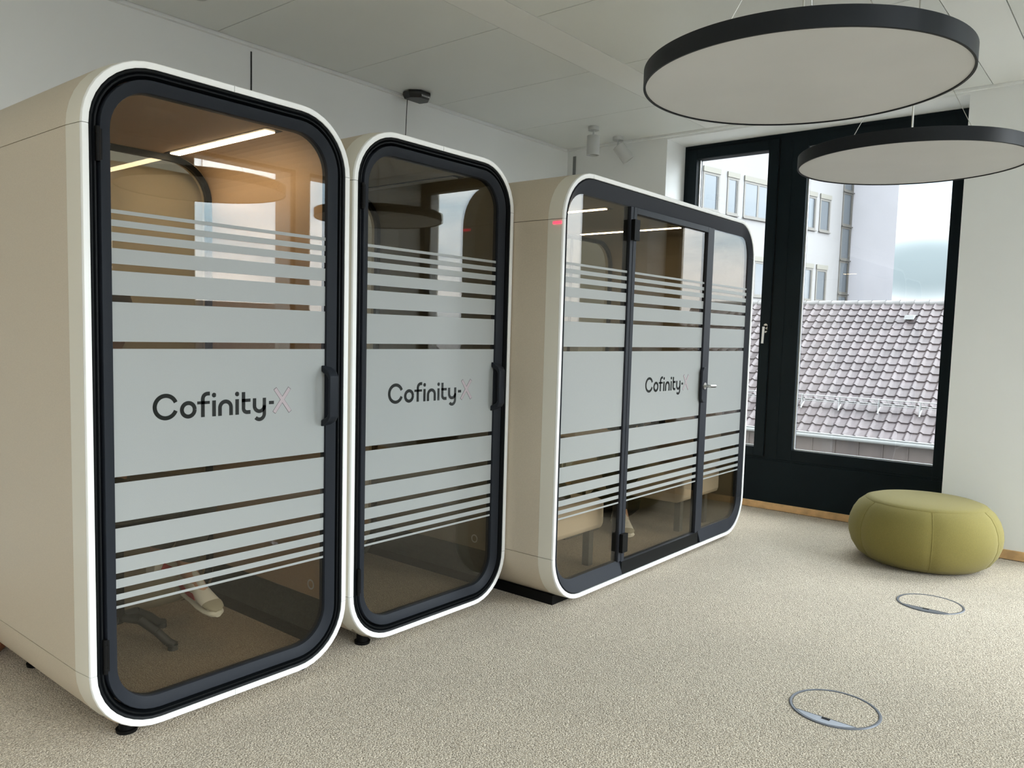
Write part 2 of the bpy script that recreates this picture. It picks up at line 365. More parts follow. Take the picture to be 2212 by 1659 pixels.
def stroke(b, pts, t, y0, y1):
    n = len(pts); L = []; Rr = []
    for i, p in enumerate(pts):
        a = Vector(pts[max(0, i-1)]); c = Vector(pts[min(n-1, i+1)]); d = (c-a).normalized(); nn = Vector((-d.y, d.x))*t/2
        L.append(Vector(p)+nn); Rr.append(Vector(p)-nn)
    poly = L+Rr[::-1]; m = len(poly)
    vs = [(p.x, y0, p.y) for p in poly]+[(p.x, y1, p.y) for p in poly]
    fs = []
    for i in range(n-1):
        fs.append((i, i+1, m-2-i, m-1-i)); fs.append((m+i, m+m-1-i, m+m-2-i, m+i+1))
    fs += [(i, (i+1) % m, m+(i+1) % m, m+i) for i in range(m)]
    b.add(vs, fs)
def arcp(cx, cz, r, a0, a1, n=20): return [(cx+r*cos(radians(a0+(a1-a0)*i/n)), cz+r*sin(radians(a0+(a1-a0)*i/n))) for i in range(n+1)]
def logo(ox, y, parent):
    """word mark; ox = x of the local zero of the measured letters"""
    b = MB(); t = .0142; ya, yb = y-.0016, y-.001
    def S(p, tt=t): stroke(b, [(ox+a, z) for a, z in p], tt, ya, yb)
    S(arcp(.249, 1.125, .0382, 22, 338, 40))
    S(arcp(.330, 1.111, .0235, 0, 360, 40))
    S([(.3842, 1.082), (.3842, 1.146)]+arcp(.4025, 1.146, .0183, 180, 96, 10)+[(.411, 1.1645)], .0138)
    S([(.363, 1.133), (.4105, 1.133)], .0105)
    S([(.427, 1.082), (.427, 1.139)])
    S([(.4500, 1.082), (.4500, 1.111)]+arcp(.472, 1.111, .0220, 180, 0, 20)+[(.4940, 1.082)])
    S([(.5185, 1.082), (.5185, 1.139)])
    S([(.5445, 1.164), (.5445, 1.104)]+arcp(.5595, 1.104, .0150, 180, 270, 10)+[(.5735, 1.089)])
    S([(.5375, 1.133), (.5735, 1.133)], .0120)
    S([(.5905, 1.139), (.5905, 1.1105)]+arcp(.6115, 1.1105, .0210, 180, 360, 20))
    S([(.6325, 1.139), (.6325, 1.080)]+arcp(.6115, 1.080, .0210, 0, -140, 18))
    for cx in (.427, .5185): S(arcp(cx, 1.158, .0043, 0, 360, 16), .0085)
    S([(.6525, 1.1195), (.674, 1.1195)], .0125)
    o = b.build('lettering', m_letter, parent)
    for name, mm_, tt, dy, ex in (('lettering', m_xline, .0176, .0, .0016), ('lettering', m_xfilm, .0150, .0004, 0)):
        b = MB(); ya, yb = y-.0016-dy, y-.001-dy
        def S2(p): stroke(b, [(ox+a, z) for a, z in p], tt*.87, ya, yb)
        S2([(.6755-ex/2, 1.0815-ex), (.7435+ex/2, 1.171+ex)])
        b.build(name, mm_, parent)
        b2 = MB(); b = b2; ya -= .0001; yb -= .0001
        S2([(.7465+ex/2, 1.0815-ex), (.6795-ex/2, 1.171+ex)]); b2.build(name, mm_, parent)
    return o
def led(root, x, y0, y1, z, on, wdt=.044):
    b = MB(); b.box(x-.036 if wdt > .02 else x-.02, x+.036 if wdt > .02 else x+.02, y0-.03, y1+.03, z-.0015, z+.0003)
    h = b.build('led_housing', m_rub, root)
    B('led_strip', x-wdt/2, x+wdt/2, y0, y1, z-.006, z-.0016, m_led_on if on else m_led_off, h, bevel=.001)
def booth_small(name, loc, rz, on, label):
    W_, D = .985, 1.0; rect = (0, W_, .0604, 2.22); R = .2115
    root = empty(name, loc, rz); tag(root, label, 'office booth', 'one-person booths in the row')
    # outer shell with seams
    def sections(prof, m, nm, half=False, g=.0012, smooth=True):
        if half: secs = [['right'], ['tr', ('top', 0, .5)], [('top', .5, 1), 'tl'], ['left'], ['bl', ('bottom', 0, .5)], [('bottom', .5, 1), 'br']]
        else: secs = [['right'], ['tr', 'top', 'tl'], ['left'], ['bl', 'bottom', 'br']]
        for s in secs:
            b = MB(); loft(b, rect, R, prof, s, g=g); b.build(nm, m, root, smooth=smooth)
    sections([(.030, .091), (.030, D), (.018, D), (.018, .091)], m_beige, 'shell_panel')
    sections([(.0225, .010), (.030, .088), (.030, .0905), (.018, .0905), (.018, .010)], m_chamf, 'edge_panel')
    sections([(.0, .001), (.003, -.001), (.0195, -.001), (.0225, .003), (.0225, .009), (.0, .009)], m_white, 'front_rim', True, .0010)
    b = MB(); loft(b, rect, R, [(-.001, .012), (.017, .012), (.017, D-.002), (-.001, D-.002)], ALL, closed_path=True); b.build('carcass', m_rub, root, smooth=True)
    # black gasket profile between the rim and the door
    b = MB(); loft(b, rect, R, [(-.0006, .012), (-.0006, .0035), (-.004, .001), (-.010, .0035), (-.0135, .012), (-.018, .006), (-.023, .006), (-.0265, .020), (-.032, .030), (-.032, .04), (-.0006, .04)], ALL, closed_path=True)
    b.build('door_seal', m_blk, root, smooth=True)
    # door leaf
    b = MB(); loft(b, rect, R, [(-.0335, .028), (-.0335, .008), (-.036, .004), (-.0385, .004), (-.0725, .020), (-.0745, .029), (-.0745, .052), (-.0335, .052)], ALL, closed_path=True)
    door = b.build('door', m_door, root, smooth=True)
    b = MB(); plate(b, rect, R, -.073, .029, .037); b.build('glass_pane', g_pod, door)
    film(.0752, W_-.0752, .029, door); logo(0, .029, door)
    for z0, z1 in ((1.90, 2.005), (.27, .385)):       # hinges on the left edge
        b = MB(); b.cyl((.0265, .000, z0), (.0265, .000, z1), .0075, 14); b.box(.0265, .0400, .0, .008, z0+.006, z1-.006)
        for zz in (z0+.02, z1-.02): b.cyl((.0265, .0, zz-.001), (.0265, .0, zz+.001), .0085, 14)
        b.build('hinge', m_rub, door, smooth=True)
    # D shaped pull handle near the right edge: side plate, front grip, chamfered ends
    b = MB(); z0, z1 = 1.022, 1.246
    out = [(.028, z0-.012), (-.018, z0+.012), (-.030, z0+.030), (-.030, z1-.030), (-.018, z1-.012), (.028, z1+.012)]
    inn = [(.028, z0+.014), (-.008, z0+.030), (-.016, z0+.042), (-.016, z1-.042), (-.008, z1-.030), (.028, z1-.014)]
    for (xa, xb) in ((.893, .935),):
        vs = [(xa, y, z) for y, z in out]+[(xa, y, z) for y, z in inn]+[(xb, y, z) for y, z in out]+[(xb, y, z) for y, z in inn]
        fs = []
        for i in range(5):
            fs += [(i, i+1, 7+i, 6+i), (12+i, 18+i, 19+i, 13+i), (i, 12+i, 13+i, i+1), (6+i, 7+i, 19+i, 18+i)]
        fs += [(0, 6, 18, 12), (5, 17, 23, 11)]
        b.add(vs, fs)
    b.build('handle', m_door, door, bevel=.004, smooth=True)
    # interior
    ir = (.03, W_-.03, .060, 2.165)
    fel = m_felt if on else m_felt2  # felt colour follows the lamp: the unlit look is painted into the darker copy
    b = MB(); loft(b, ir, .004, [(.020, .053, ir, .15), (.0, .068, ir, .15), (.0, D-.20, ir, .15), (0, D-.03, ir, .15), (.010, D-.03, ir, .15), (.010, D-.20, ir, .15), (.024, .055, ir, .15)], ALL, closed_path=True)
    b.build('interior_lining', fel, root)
    for sg in (0, 1):
        b = MB(); ar = [(.18-.1465*cos(radians(q)), .21-.1465*sin(radians(q))) for q in range(54, -1, -6)]
        pf = ar+[(.0335, .262), (.0302, .262)]+[(.18-.1498*cos(radians(q)), .21-.1498*sin(radians(q))) for q in range(0, 55, 6)]
        pf = [(W_-x if sg else x, z) for x, z in pf]; n = len(pf)
        b.add([(x, .072, z) for x, z in pf]+[(x, D-.058, z) for x, z in pf], [(i, (i+1) % n, n+(i+1) % n, n+i) for i in range(n)]+[tuple(range(n))[::-1], tuple(range(n, 2*n))]); b.build('kick_panel', m_char, root)
    B('booth_floor', .082, W_-.082, .050, D-.05, .088, .0960, m_podfloor, root)
    B('ceiling_joint', W_-.047, W_-.0352, .068, D-.10, 2.108, 2.112, m_rub, root)
    b = MB(); loft(b, ir, .19, [(-.0005, D-.055), (-.0005, D-.031), (-.026, D-.031), (-.026, D-.055)], ALL, closed_path=True)
    rf = b.build('rear_frame', m_blk, root, smooth=True)
    b = MB(); plate(b, ir, .19, -.02, D-.047, D-.039); b.build('rear_glass', g_rear, rf)
    b = MB(); loft(b, ir, .19, [(-.02, D-.030), (-.02, D-.002), (.012, D-.002, rect, R), (.012, D-.030)], ALL, closed_path=True); b.build('rear_surround', m_beige, root)
    led(root, .75, .17, .90, 2.165, on)
    b = MB(); b.lathe([(.016, 0), (.022, 0), (.022, .002), (.016, .002), (.016, 0)], 28, mat4=Matrix.Translation((W_-.0325, .165, .315)) @ Matrix.Rotation(radians(-90), 4, 'Y'))
    b.build('ring_mark', m_plast, root)
    for fx, fy in ((.14, .105), (W_-.14, .105), (.14, D-.1), (W_-.14, D-.1)):
        b = MB(); b.cyl((fx, fy, 0.0), (fx, fy, .012), .034, 20, .036); b.cyl((fx, fy, .012), (fx, fy, .046), .026, 16); b.build('foot', m_rub, root, smooth=True)
    return root
P1 = (1.0847, 2.567); P2 = (2.143, 2.5793); P3 = (3.184, 2.278)
booth1 = booth_small('office_booth', (*P1, 0), 0.0, True, 'narrow glass-door booth, lit inside, nearest the camera at the left')
booth2 = booth_small('office_booth', (*P2, 0), 0.0, False, 'narrow glass-door booth with its lamp off, between the lit booth and the wide booth')

def booth_large():
    W_, D = 2.2867, 1.2; rect = (0, W_, .050, 2.1938); R = .229
    root = empty('meeting_booth', (*P3, 0)); tag(root, 'wide booth with three glass panes, farthest in the row and next to the window', 'office booth')
    cA, cB = ('x', .653), ('x', 1.636)
    def sections(prof, m, nm, secs, g=.0012):
        for s in secs:
            b = MB(); loft(b, rect, R, prof, s, g=g); b.build(nm, m, root, smooth=True)
    four = [['right'], ['tr', 'top', 'tl'], ['left'], ['bl', 'bottom', 'br']]
    rims = [['right'], ['tr'], ['top'], ['tl'], ['left'], ['bl', ('bottom', 0, cA)], [('bottom', cA, cB)], [('bottom', cB, 1)], ['br']]
    sections([(.0255, .091), (.0255, D), (.019, D), (.019, .091)], m_beige, 'shell_panel', four)
    sections([(.0235, .010), (.0255, .088), (.0255, .0905), (.019, .0905), (.019, .010)], m_chamf, 'edge_panel', four)
    sections([(.0, .001), (.003, -.001), (.0205, -.001), (.0235, .003), (.0235, .009), (.0, .009)], m_white, 'front_rim', rims, .0008)
    b = MB(); loft(b, rect, R, [(-.0005, .012), (.0185, .012), (.0185, D-.002), (-.0005, D-.002)], ALL, closed_path=True); b.build('carcass', m_rub, root, smooth=True)
    b = MB(); loft(b, rect, R, [(-.0006, .03), (-.0006, .008), (-.006, .008), (-.006, .03)], ALL, closed_path=True); b.build('frame_seal', m_rub, root)
    gr = (.042, W_-.042, .050+.085, 2.1938-.083); gR = .135     # glazed opening
    prof = [(-.0065, .030), (-.0065, .0015), (-.009, -.0005), (0, .022, gr, gR), (0, .05, gr, gR), (-.0065, .05)]
    for s in (['right'], ['tr', 'top', 'tl'], ['left'], ['bl', ('bottom', 0, cA)], [('bottom', cB, 1), 'br']):
        b = MB(); loft(b, rect, R, prof, s, g=.0006); b.build('frame_section', m_door3, root, smooth=True)
    # fixed lights
    xL, xR = .622, 1.668
    for nm, xa, xb in (('fixed_glass', .042, xL), ('fixed_glass', xR, W_-.042)):
        lf = xa < .1; b = MB()
        pts = path(gr, gR, .004, ['tl', 'left', 'bl'] if lf else ['br', 'right', 'tr'])
        e = xb+.004 if lf else xa-.004
        pts = pts+[(e, pts[-1][1]), (e, pts[0][1])]; n = len(pts)
        b.add([(x, .0235, z) for x, z in pts]+[(x, .0315, z) for x, z in pts], [(i, (i+1) % n, n+(i+1) % n, n+i) for i in range(n)]+[tuple(range(n))[::-1], tuple(range(n, 2*n))])
        gl = b.build(nm, g_pod, root)
        film(xa+.0015 if lf else xa+.001, xb-.001 if lf else xb-.0015, .0235, gl)
    for xa, xb in ((xL, xL+.030), (xR-.055, xR)):
        B('mullion', xa, xb, .012, .06, .131, gr[3]+.001, m_door3, root, bevel=.002)
    # door leaf
    dA, dB = xL+.0315, xR-.0565
    b = MB()
    for q in ((dA, dA+.032, .052, 2.112), (dB-.036, dB, .052, 2.112), (dA+.032, dB-.036, 2.078, 2.112), (dA+.032, dB-.036, .052, .128)): b.box(q[0], q[1], .010, .050, q[2], q[3])
    door = b.build('door', m_door3, root, bevel=.0015)
    B('kick_rail', dA+.0, dB-.0, .006, .0096, .0525, .128, m_blk, door)
    B('glass_pane', dA+.028, dB-.032, .0235, .0315, .124, 2.082, g_pod, door)
    film(dA+.033, dB-.037, .0235, door); logo(.666, .0235, door)
    for z0, z1 in ((1.930, 2.042), (.186, .292)):
        b = MB(); b.box(xL+.006, xL+.060, -.012, .0095, z0, z1); b.cyl((xL+.060, -.006, z0), (xL+.060, -.006, z1), .006, 12); b.build('hinge', m_rub, door, smooth=True)
    b = MB(); xa = dB-.058; zb, zt = .990, 1.218           # lock plate with chamfered corners, lever
    pts = [(xa+.022, zb), (dB-.004, zb), (dB-.004, zt), (xa+.022, zt), (xa, zt-.026), (xa, zb+.026)]; n = 6
    b.add([(x, -.006, z) for x, z in pts]+[(x, .0095, z) for x, z in pts], [(i, (i+1) % n, n+(i+1) % n, n+i) for i in range(n)]+[tuple(range(n))[::-1], tuple(range(n, 2*n))])
    lp = b.build('lock_plate', m_door3, door, bevel=.003)
    b = MB(); cx = xa+.034; b.cyl((cx, -.0062, 1.098), (cx, -.010, 1.098), .022, 24); b.cyl((cx, -.010, 1.098), (cx, -.048, 1.098), .0085, 16)
    b.cyl((cx-.012, -.048, 1.098), (cx+.062, -.050, 1.097), .010, 16); b.build('lever', m_metal, lp, smooth=True)
    # status light on the upper left front edge
    B('status_light', -.029, -.0240, .008, .060, 1.940, 1.953, m_red, root, bevel=.002)
    # interior
    ir = (.035, W_-.035, .085, 2.14)
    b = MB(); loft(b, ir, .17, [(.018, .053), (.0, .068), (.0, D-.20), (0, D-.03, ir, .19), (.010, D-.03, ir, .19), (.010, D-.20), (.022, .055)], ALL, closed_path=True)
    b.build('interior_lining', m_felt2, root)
    B('booth_floor', .10, W_-.10, .050, D-.05, .078, .0865, m_podfloor, root)
    b = MB(); loft(b, ir, .19, [(-.0005, D-.055), (-.0005, D-.031), (-.026, D-.031), (-.026, D-.055)], ALL, closed_path=True)
    rf = b.build('rear_frame', m_blk, root, smooth=True)
    b = MB(); plate(b, ir, .19, -.02, D-.047, D-.039); b.build('rear_glass', g_rear, rf)
    b = MB(); loft(b, ir, .19, [(-.02, D-.030), (-.02, D-.002), (.012, D-.002, rect, R), (.012, D-.030)], ALL, closed_path=True); b.build('rear_surround', m_beige, root)
    led(root, .77, .27, 1.07, 2.14, True, .024); led(root, 1.69, .27, 1.07, 2.14, True, .024)
    B('plinth', .093, W_-.093, .078, D-.09, 0.0, .049, m_rub, root)
    return root
booth3 = booth_large()

# ------------------------------------------------------------------ ceiling lamps and devices
def disc_lamp(x, y, zb, R, label):
    root = empty('pendant_lamp', (x, y, zb)); tag(root, label, 'lamp', 'round black-rimmed pendant lamps')
    b = MB(); b.lathe([(R-.007, -.0), (R-.001, 0), (R, .001), (R, .052), (R-.001, .053), (R-.007, .053), (R-.007, 0)], 128)
    b.build('rim', m_lampb, root, smooth=True)
    b = MB(); b.lathe([(.0001, .004), (R-.0075, .004), (R-.0075, .010), (.0001, .010)], 96); b.build('diffuser', m_lampd, root, smooth=True)
    b = MB(); b.lathe([(.0001, .042), (R-.0075, .042), (R-.0075, .046), (.0001, .046)], 96); b.build('cover', m_lampb, root, smooth=True)
    h = 2.757-zb; H_ = ZC-zb
    for a in (12, 132, 252):
        b = MB(); b.cyl((.006*cos(radians(a)), .006*sin(radians(a)), h), (.288*cos(radians(a)), .288*sin(radians(a)), .046), .0013, 6); b.build('suspension_wire', m_metal, root)
    b = MB(); b.cyl((0, 0, .046), (0, 0, H_-.03), .0034, 10); b.build('power_rod', m_metal, root, smooth=True)
    b = MB(); b.cyl((0, 0, h-.012), (0, 0, h+.014), .009, 16); b.build('wire_clamp', m_metal, root, smooth=True)
    b = MB(); b.cyl((0, 0, H_-.034), (0, 0, H_-.001), .05, 32); b.build('canopy', m_plast, root, smooth=True)
disc_lamp(2.432, .898, 2.169, .4624, 'large round pendant lamp with black rim hanging nearest the camera')
disc_lamp(3.772, .898, 2.169, .4544, 'round black-rimmed pendant lamp farther off, hanging in front of the window')
def spot(x, y, tilt, az, label):
    root = empty('ceiling_spotlight', (x, y, ZC)); tag(root, label, 'spotlight', 'white cylinder spots above the wide booth')
    b = MB(); b.cyl((0, 0, -.001), (0, 0, -.030), .045, 32); b.cyl((.0, -.0455, -.015), (.0, -.0445, -.015), .004, 8); b.build('canopy', m_plast, root, smooth=True)
    b = MB(); b.cyl((0, 0, -.0302), (0, 0, -.075), .0085, 16); b.build('stem', m_plast, root, smooth=True)
    T = Matrix.Translation((0, 0, -.068)) @ Matrix.Rotation(az, 4, 'Z') @ Matrix.Rotation(tilt, 4, 'Y')
    b = MB(); b.lathe([(.0001, -.004), (.050, -.004), (.0525, -.007), (.0525, -.158), (.0505, -.160), (.044, -.160), (.040, -.140), (.0001, -.135)], 40, mat4=T)
    b.build('lamp_head', m_plast, root, smooth=True)
    b = MB(); b.lathe([(.0001, -.138), (.0385, -.143), (.0385, -.145), (.0001, -.145)], 32, mat4=T); b.build('lens', mat('spot_lens', (.45, .46, .44), .25), root, smooth=True)
spot(5.515, 3.70, 0, 0, 'white cylindrical ceiling spotlight pointing straight down above the wide booth')
spot(5.905, 3.71, radians(-38), radians(-51), 'white cylindrical ceiling spotlight tilted to one side, nearer the window')
# black device with its cable
root = empty('ceiling_router', (4.05, 4.235, ZC)); tag(root, 'small black six-sided device under the ceiling edge with a white sticker', 'wireless device')
hexa = [(-.085, .06), (-.10, -.02), (-.045, -.085), (.045, -.085), (.10, -.02), (.085, .06)]
b = MB(); n = 6
b.add([(x, y, -.002) for x, y in hexa]+[(x*1.03, y*1.03, -.022) for x, y in hexa]+[(x*.88, y*.88, -.052) for x, y in hexa],
      [(i, (i+1) % n, n+(i+1) % n, n+i) for i in range(n)]+[(n+i, n+(i+1) % n, 2*n+(i+1) % n, 2*n+i) for i in range(n)]+[tuple(range(n)), tuple(range(2*n, 3*n))])
b.build('housing', m_dev, root, bevel=.004, smooth=True)
T = Matrix.Translation((.0, -.0835, -.036)) @ Matrix.Rotation(radians(-18), 4, 'X')
b = MB(); b.box(-.038, .038, -.002, -.0006, -.008, .008); st = b.build('sticker', m_plast, root); st.matrix_local = T
b = MB()
for z, x1 in ((.003, .030), (-.003, .022)): b.box(-.032, x1, -.0026, -.0021, z-.0012, z+.0012)
b.build('print', mat('ink', (.05, .05, .05)), st)
T2 = tag(empty('power_cable', (3.985, 4.30, 2.2)), 'thin black cable running down from the ceiling device behind the middle booth', 'cable')
b = MB(); b.tube([(0, 0, -1.2), (.004, .0, 0), (0, -.01, .40), (.003, -.02, .70), (.01, -.02, .842)], .0028, 8); o = b.build('cord', m_dev, T2, smooth=True)
T2.name = 'power_cable'
# smoke detector at the picture's top edge
root = empty('smoke_detector', (2.215, 3.925, ZC)); tag(root, 'white round smoke detector on the ceiling above the nearest booth', 'smoke detector')
b = MB(); b.lathe([(.0001, -.028), (.035, -.027), (.048, -.018), (.052, -.001), (.0001, -.001)], 36); b.build('body', m_plast, root, smooth=True)
b = MB(); b.lathe([(.056, -.006), (.062, -.006), (.062, -.001), (.056, -.001), (.056, -.006)], 36); b.build('base_ring', m_plast, root, smooth=True)

# ------------------------------------------------------------------ floor boxes
def floor_box(x, y, label, mtl, m2):
    R = .166; root = empty('floor_box', (x, y, 0)); tag(root, label, 'floor box', 'round floor boxes in the carpet')
    b = MB(); b.lathe([(R-.012, .0005), (R-.012, .0028), (R-.009, .004), (R-.003, .004), (R, .0005)], 96, cap0=False); b.build('rim', mtl, root, smooth=True)
    c = -.105
    a0 = math.acos(c/(R-.014)); rr_ = R-.0135
    pts = [(rr_*cos(a0+(2*pi-2*a0)*i/24), rr_*sin(a0+(2*pi-2*a0)*i/24)) for i in range(25)]; n = 25
    b = MB(); b.add([(p, q, .0006) for p, q in pts]+[(p, q, .0032) for p, q in pts], [(i, (i+1) % n, n+(i+1) % n, n+i) for i in range(n)]+[tuple(range(n))[::-1], tuple(range(n, 2*n))])
    fl = b.build('cable_flap', m2, root)
    b = MB(); b.box(c-.017, c-.002, -.018, .012, .0033, .0042); b.build('latch', m_rub, fl)
    b = MB(); b.box(c-.001, c+.0015, -.108, .108, .0005, .0034); b.build('hinge_line', m_rub, root)
    rc = R-.0145
    a1 = math.acos((c+.0025)/rc); pts = [(rc*cos(-a1+2*a1*i/60), rc*sin(-a1+2*a1*i/60)) for i in range(61)]; n = 61
    b = MB(); b.add([(p, q, .0006) for p, q in pts]+[(p, q, .0024) for p, q in pts], [(i, (i+1) % n, n+(i+1) % n, n+i) for i in range(n)]+[tuple(range(n))[::-1], tuple(range(n, 2*n))])
    b.build('carpet_insert', m_carpet, root)
m_steel2 = mat('floor_box_flap', (.30, .32, .36), .4, metal=.4)
floor_box(3.094, .874, 'round floor box with a bright metal flap, nearest the camera', m_steel, m_steel2)
floor_box(4.727, .876, 'round floor box farther off, in front of the olive pouf', m_steel, m_steel)

# ------------------------------------------------------------------ olive pouf
def pouf(name, x, y, R, H, m, label, cat, seams=6, rot=.0):
    root = empty(name, (x, y, 0), rot); tag(root, label, cat)
    prof = [(.0, .004), (.62, .002), (.76, .03), (.87, .11), (.95, .24), (.992, .38), (1.0, .50), (.985, .62), (.945, .74), (.885, .845), (.80, .922), (.785, .930)]
    ns = 120; b = MB(); vs = []; fs = []
    for r, z in prof:
        for i in range(ns):
            t = 2*pi*i/ns; d = abs(((t*seams/(2*pi))+.5) % 1-.5)
            k = 1-.012*math.exp(-(d*ns/seams/1.1)**2)*(r > .1)
            vs.append((R*r*k*cos(t), R*r*k*sin(t), H*z))
    for k in range(len(prof)-1):
        for i in range(ns): fs.append((k*ns+i, k*ns+(i+1) % ns, (k+1)*ns+(i+1) % ns, (k+1)*ns+i))
    fs.append(tuple(range((len(prof)-1)*ns, len(prof)*ns)))
    b.add(vs, fs); b.build('side_cover', m, root, smooth=True, auto=False)
    b = MB(); b.lathe([(R*.80, H*.905), (R*.785, H*.938), (R*.70, H*.968), (R*.5, H*.99), (R*.25, H*.998), (.0001, H)], 96)
    b.build('top_cover', m, root, smooth=True, auto=False)
    for k in range(seams):
        a = 2*pi*k/seams; b = MB(); pts = []
        for r, z in prof[2:-1]: pts.append((R*r*.9885*cos(a), R*r*.9885*sin(a), H*z))
        b.tube(pts, .0022, 6); b.build('seam', m, root)
    return root
pouf('pouf', 5.64, 1.115, .448, .42, m_olive, 'low round olive-green fabric pouf standing on the carpet beside the window', 'pouf', 6, radians(18))
pouf('pouf', 1.075, 3.80, .185, .30, m_terr, 'terracotta-brown round seat mostly hidden behind the nearest booth, at the left picture edge', 'pouf', 6)

# ------------------------------------------------------------------ outside: tiled roof, facade, far roofs
m_tile = mat('roof_tile', (.062, .049, .051), .55, noise=(1.7, .22))
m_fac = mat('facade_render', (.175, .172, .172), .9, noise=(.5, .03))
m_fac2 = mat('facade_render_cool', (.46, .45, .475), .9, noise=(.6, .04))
m_clad = mat('brown_cladding', (.085, .068, .062), .5, noise=(2, .08))
m_zinc = mat('zinc', (.26, .265, .26), .4, metal=.2)
m_ffr = mat('facade_window_frame', (.085, .08, .07), .6)
m_fbox = mat('shutter_box', (.125, .12, .10), .7)
m_fgl = mat('facade_glass', (.085, .095, .105), .08, spec=.22)
def tiled_roof(x0, z0, x1, z1, ya, yb, label):
    root = empty('tiled_roof_building', (x0, (ya+yb)/2, z0)); tag(root, label, 'building')
    L = math.hypot(x1-x0, z1-z0); ux, uz = (x1-x0)/L, (z1-z0)/L; nx, nz_ = -uz, ux
    rows = 18; pr = L/rows; per = .30; ncol = int((yb-ya)/per); K = [0, .10, .16, .22, .28, .36, .44, .50, .56, .62]
    def hgt(u): return .055*(0.5-.5*cos(2*pi*max(0, min(1, (u-.08)/.50)))) if .08 < u < .58 else 0
    b = MB(); yl = [(ya+(c+k)*per, hgt(k)) for c in range(ncol) for k in K]; yl.append((ya+ncol*per, 0)); n = len(yl)
    oy = (ya+yb)/2
    for r in range(rows):
        s0 = r*pr-.03; s1 = (r+1)*pr+.02; vs = []
        for s, h0 in ((s0, .006), (s0, .050), (s1, .008)):
            for y, h in yl:
                hh = h0+h if h0 != .006 else h0+h-.012
                vs.append((ux*s+nx*hh, y-oy, uz*s+nz_*hh))
        fs = [(i, i+1, n+i+1, n+i) for i in range(n-1)]+[(n+i, n+i+1, 2*n+i+1, 2*n+i) for i in range(n-1)]
        b.add(vs, fs)
    b.build('roof_tiles', m_tile, root, smooth=True)
    b = MB(); hx, hz = x1-x0, z1-z0
    for c in range(int((yb-ya)/.42)):
        y = ya-oy+c*.42; T = Matrix.Translation((hx, y, hz+.03)) @ Matrix.Rotation(radians(-90), 4, 'X')
        b.lathe([(.125, -.015), (.115, .0), (.105, .41)], 12, mat4=Matrix.Translation((hx+.02, y, hz+.01)) @ Matrix.Rotation(radians(-90), 4, 'X'))
    b.build('ridge_tiles', mat('ridge_tile', (.19, .185, .18), .6), root, smooth=True)
    b = MB(); b.add([(0, ya-oy, -.05), (hx, ya-oy, hz-.05), (2*hx, ya-oy, -.05), (0, yb-oy, -.05), (hx, yb-oy, hz-.05), (2*hx, yb-oy, -.05)], [(0, 1, 2), (3, 5, 4), (0, 3, 4, 1), (1, 4, 5, 2), (0, 2, 5, 3)])
    b.build('roof_body', m_clad, root)
    b = MB(); b.cyl((-.13, ya-oy, -.03), (-.13, yb-oy, -.03), .07, 12); b.box(-.20, -.06, ya-oy, yb-oy, .025, .045); b.build('gutter', m_zinc, root, smooth=True)
    b = MB(); b.box(.05, 2*hx-.05, ya-oy, yb-oy, -8, -.06)
    for k in range(int((yb-ya)/.60)): b.box(.02, .05, ya-oy+k*.60, ya-oy+k*.60+.025, -8, -.1)
    b.build('clad_wall', m_clad, root)
    return root, (ux, uz, nx, nz_, pr, L), oy
roof, (ux, uz, nx, nz_, prr, RL), oy = tiled_roof(21.9, -1.10, 27.4, 2.64, -9, 20, 'mauve-grey pantiled roof building right outside the window')
def on_roof(s, h): return (ux*s+nx*h, uz*s+nz_*h)
root = empty('snow_guard', (21.9, 5.5, -1.10)); tag(root, 'steel lattice snow guard rail along the tiled roof above the eaves', 'snow guard')
b = MB()
for h in (.16, .22, .36): x, z = on_roof(1.22, h); b.cyl((x, -9, z), (x, 7, z), .011 if h != .36 else .016, 6)
xa, za = on_roof(1.22, .16); xb, zb = on_roof(1.22, .36)
for k in range(53): b.cyl((xa, -9+k*.3, za), (xb, -9+k*.3+.1, zb), .006, 5)
b.build('rail', m_zinc, root)
for k in range(16):
    y = -8.9+k*1.02; b = MB(); p, q = on_roof(1.22, .38), on_roof(1.22, .10); r_ = on_roof(.95, .09)
    b.cyl((p[0], y, p[1]), (q[0], y, q[1]), .016, 6); b.cyl((q[0], y, q[1]), (r_[0], y, r_[1]), .022, 6); b.cyl((p[0], y, p[1]), (r_[0], y, r_[1]), .010, 6)
    b.build('bracket', m_zinc, root)
p = on_roof(5.75, .12); root = empty('roof_vent', (21.9+p[0], 6.02, -1.10+p[1])); tag(root, 'small grey vent tile high on the tiled roof', 'roof vent')
b = MB(); b.add([(-.18, -.14, -.10), (-.18, .14, -.10), (.22, -.12, .05), (.22, .12, .05), (-.16, -.12, .03), (-.16, .12, .03)], [(0, 1, 3, 2), (0, 4, 5, 1), (4, 2, 3, 5), (0, 2, 4), (1, 5, 3)]); b.build('vent_hood', m_zinc, root)

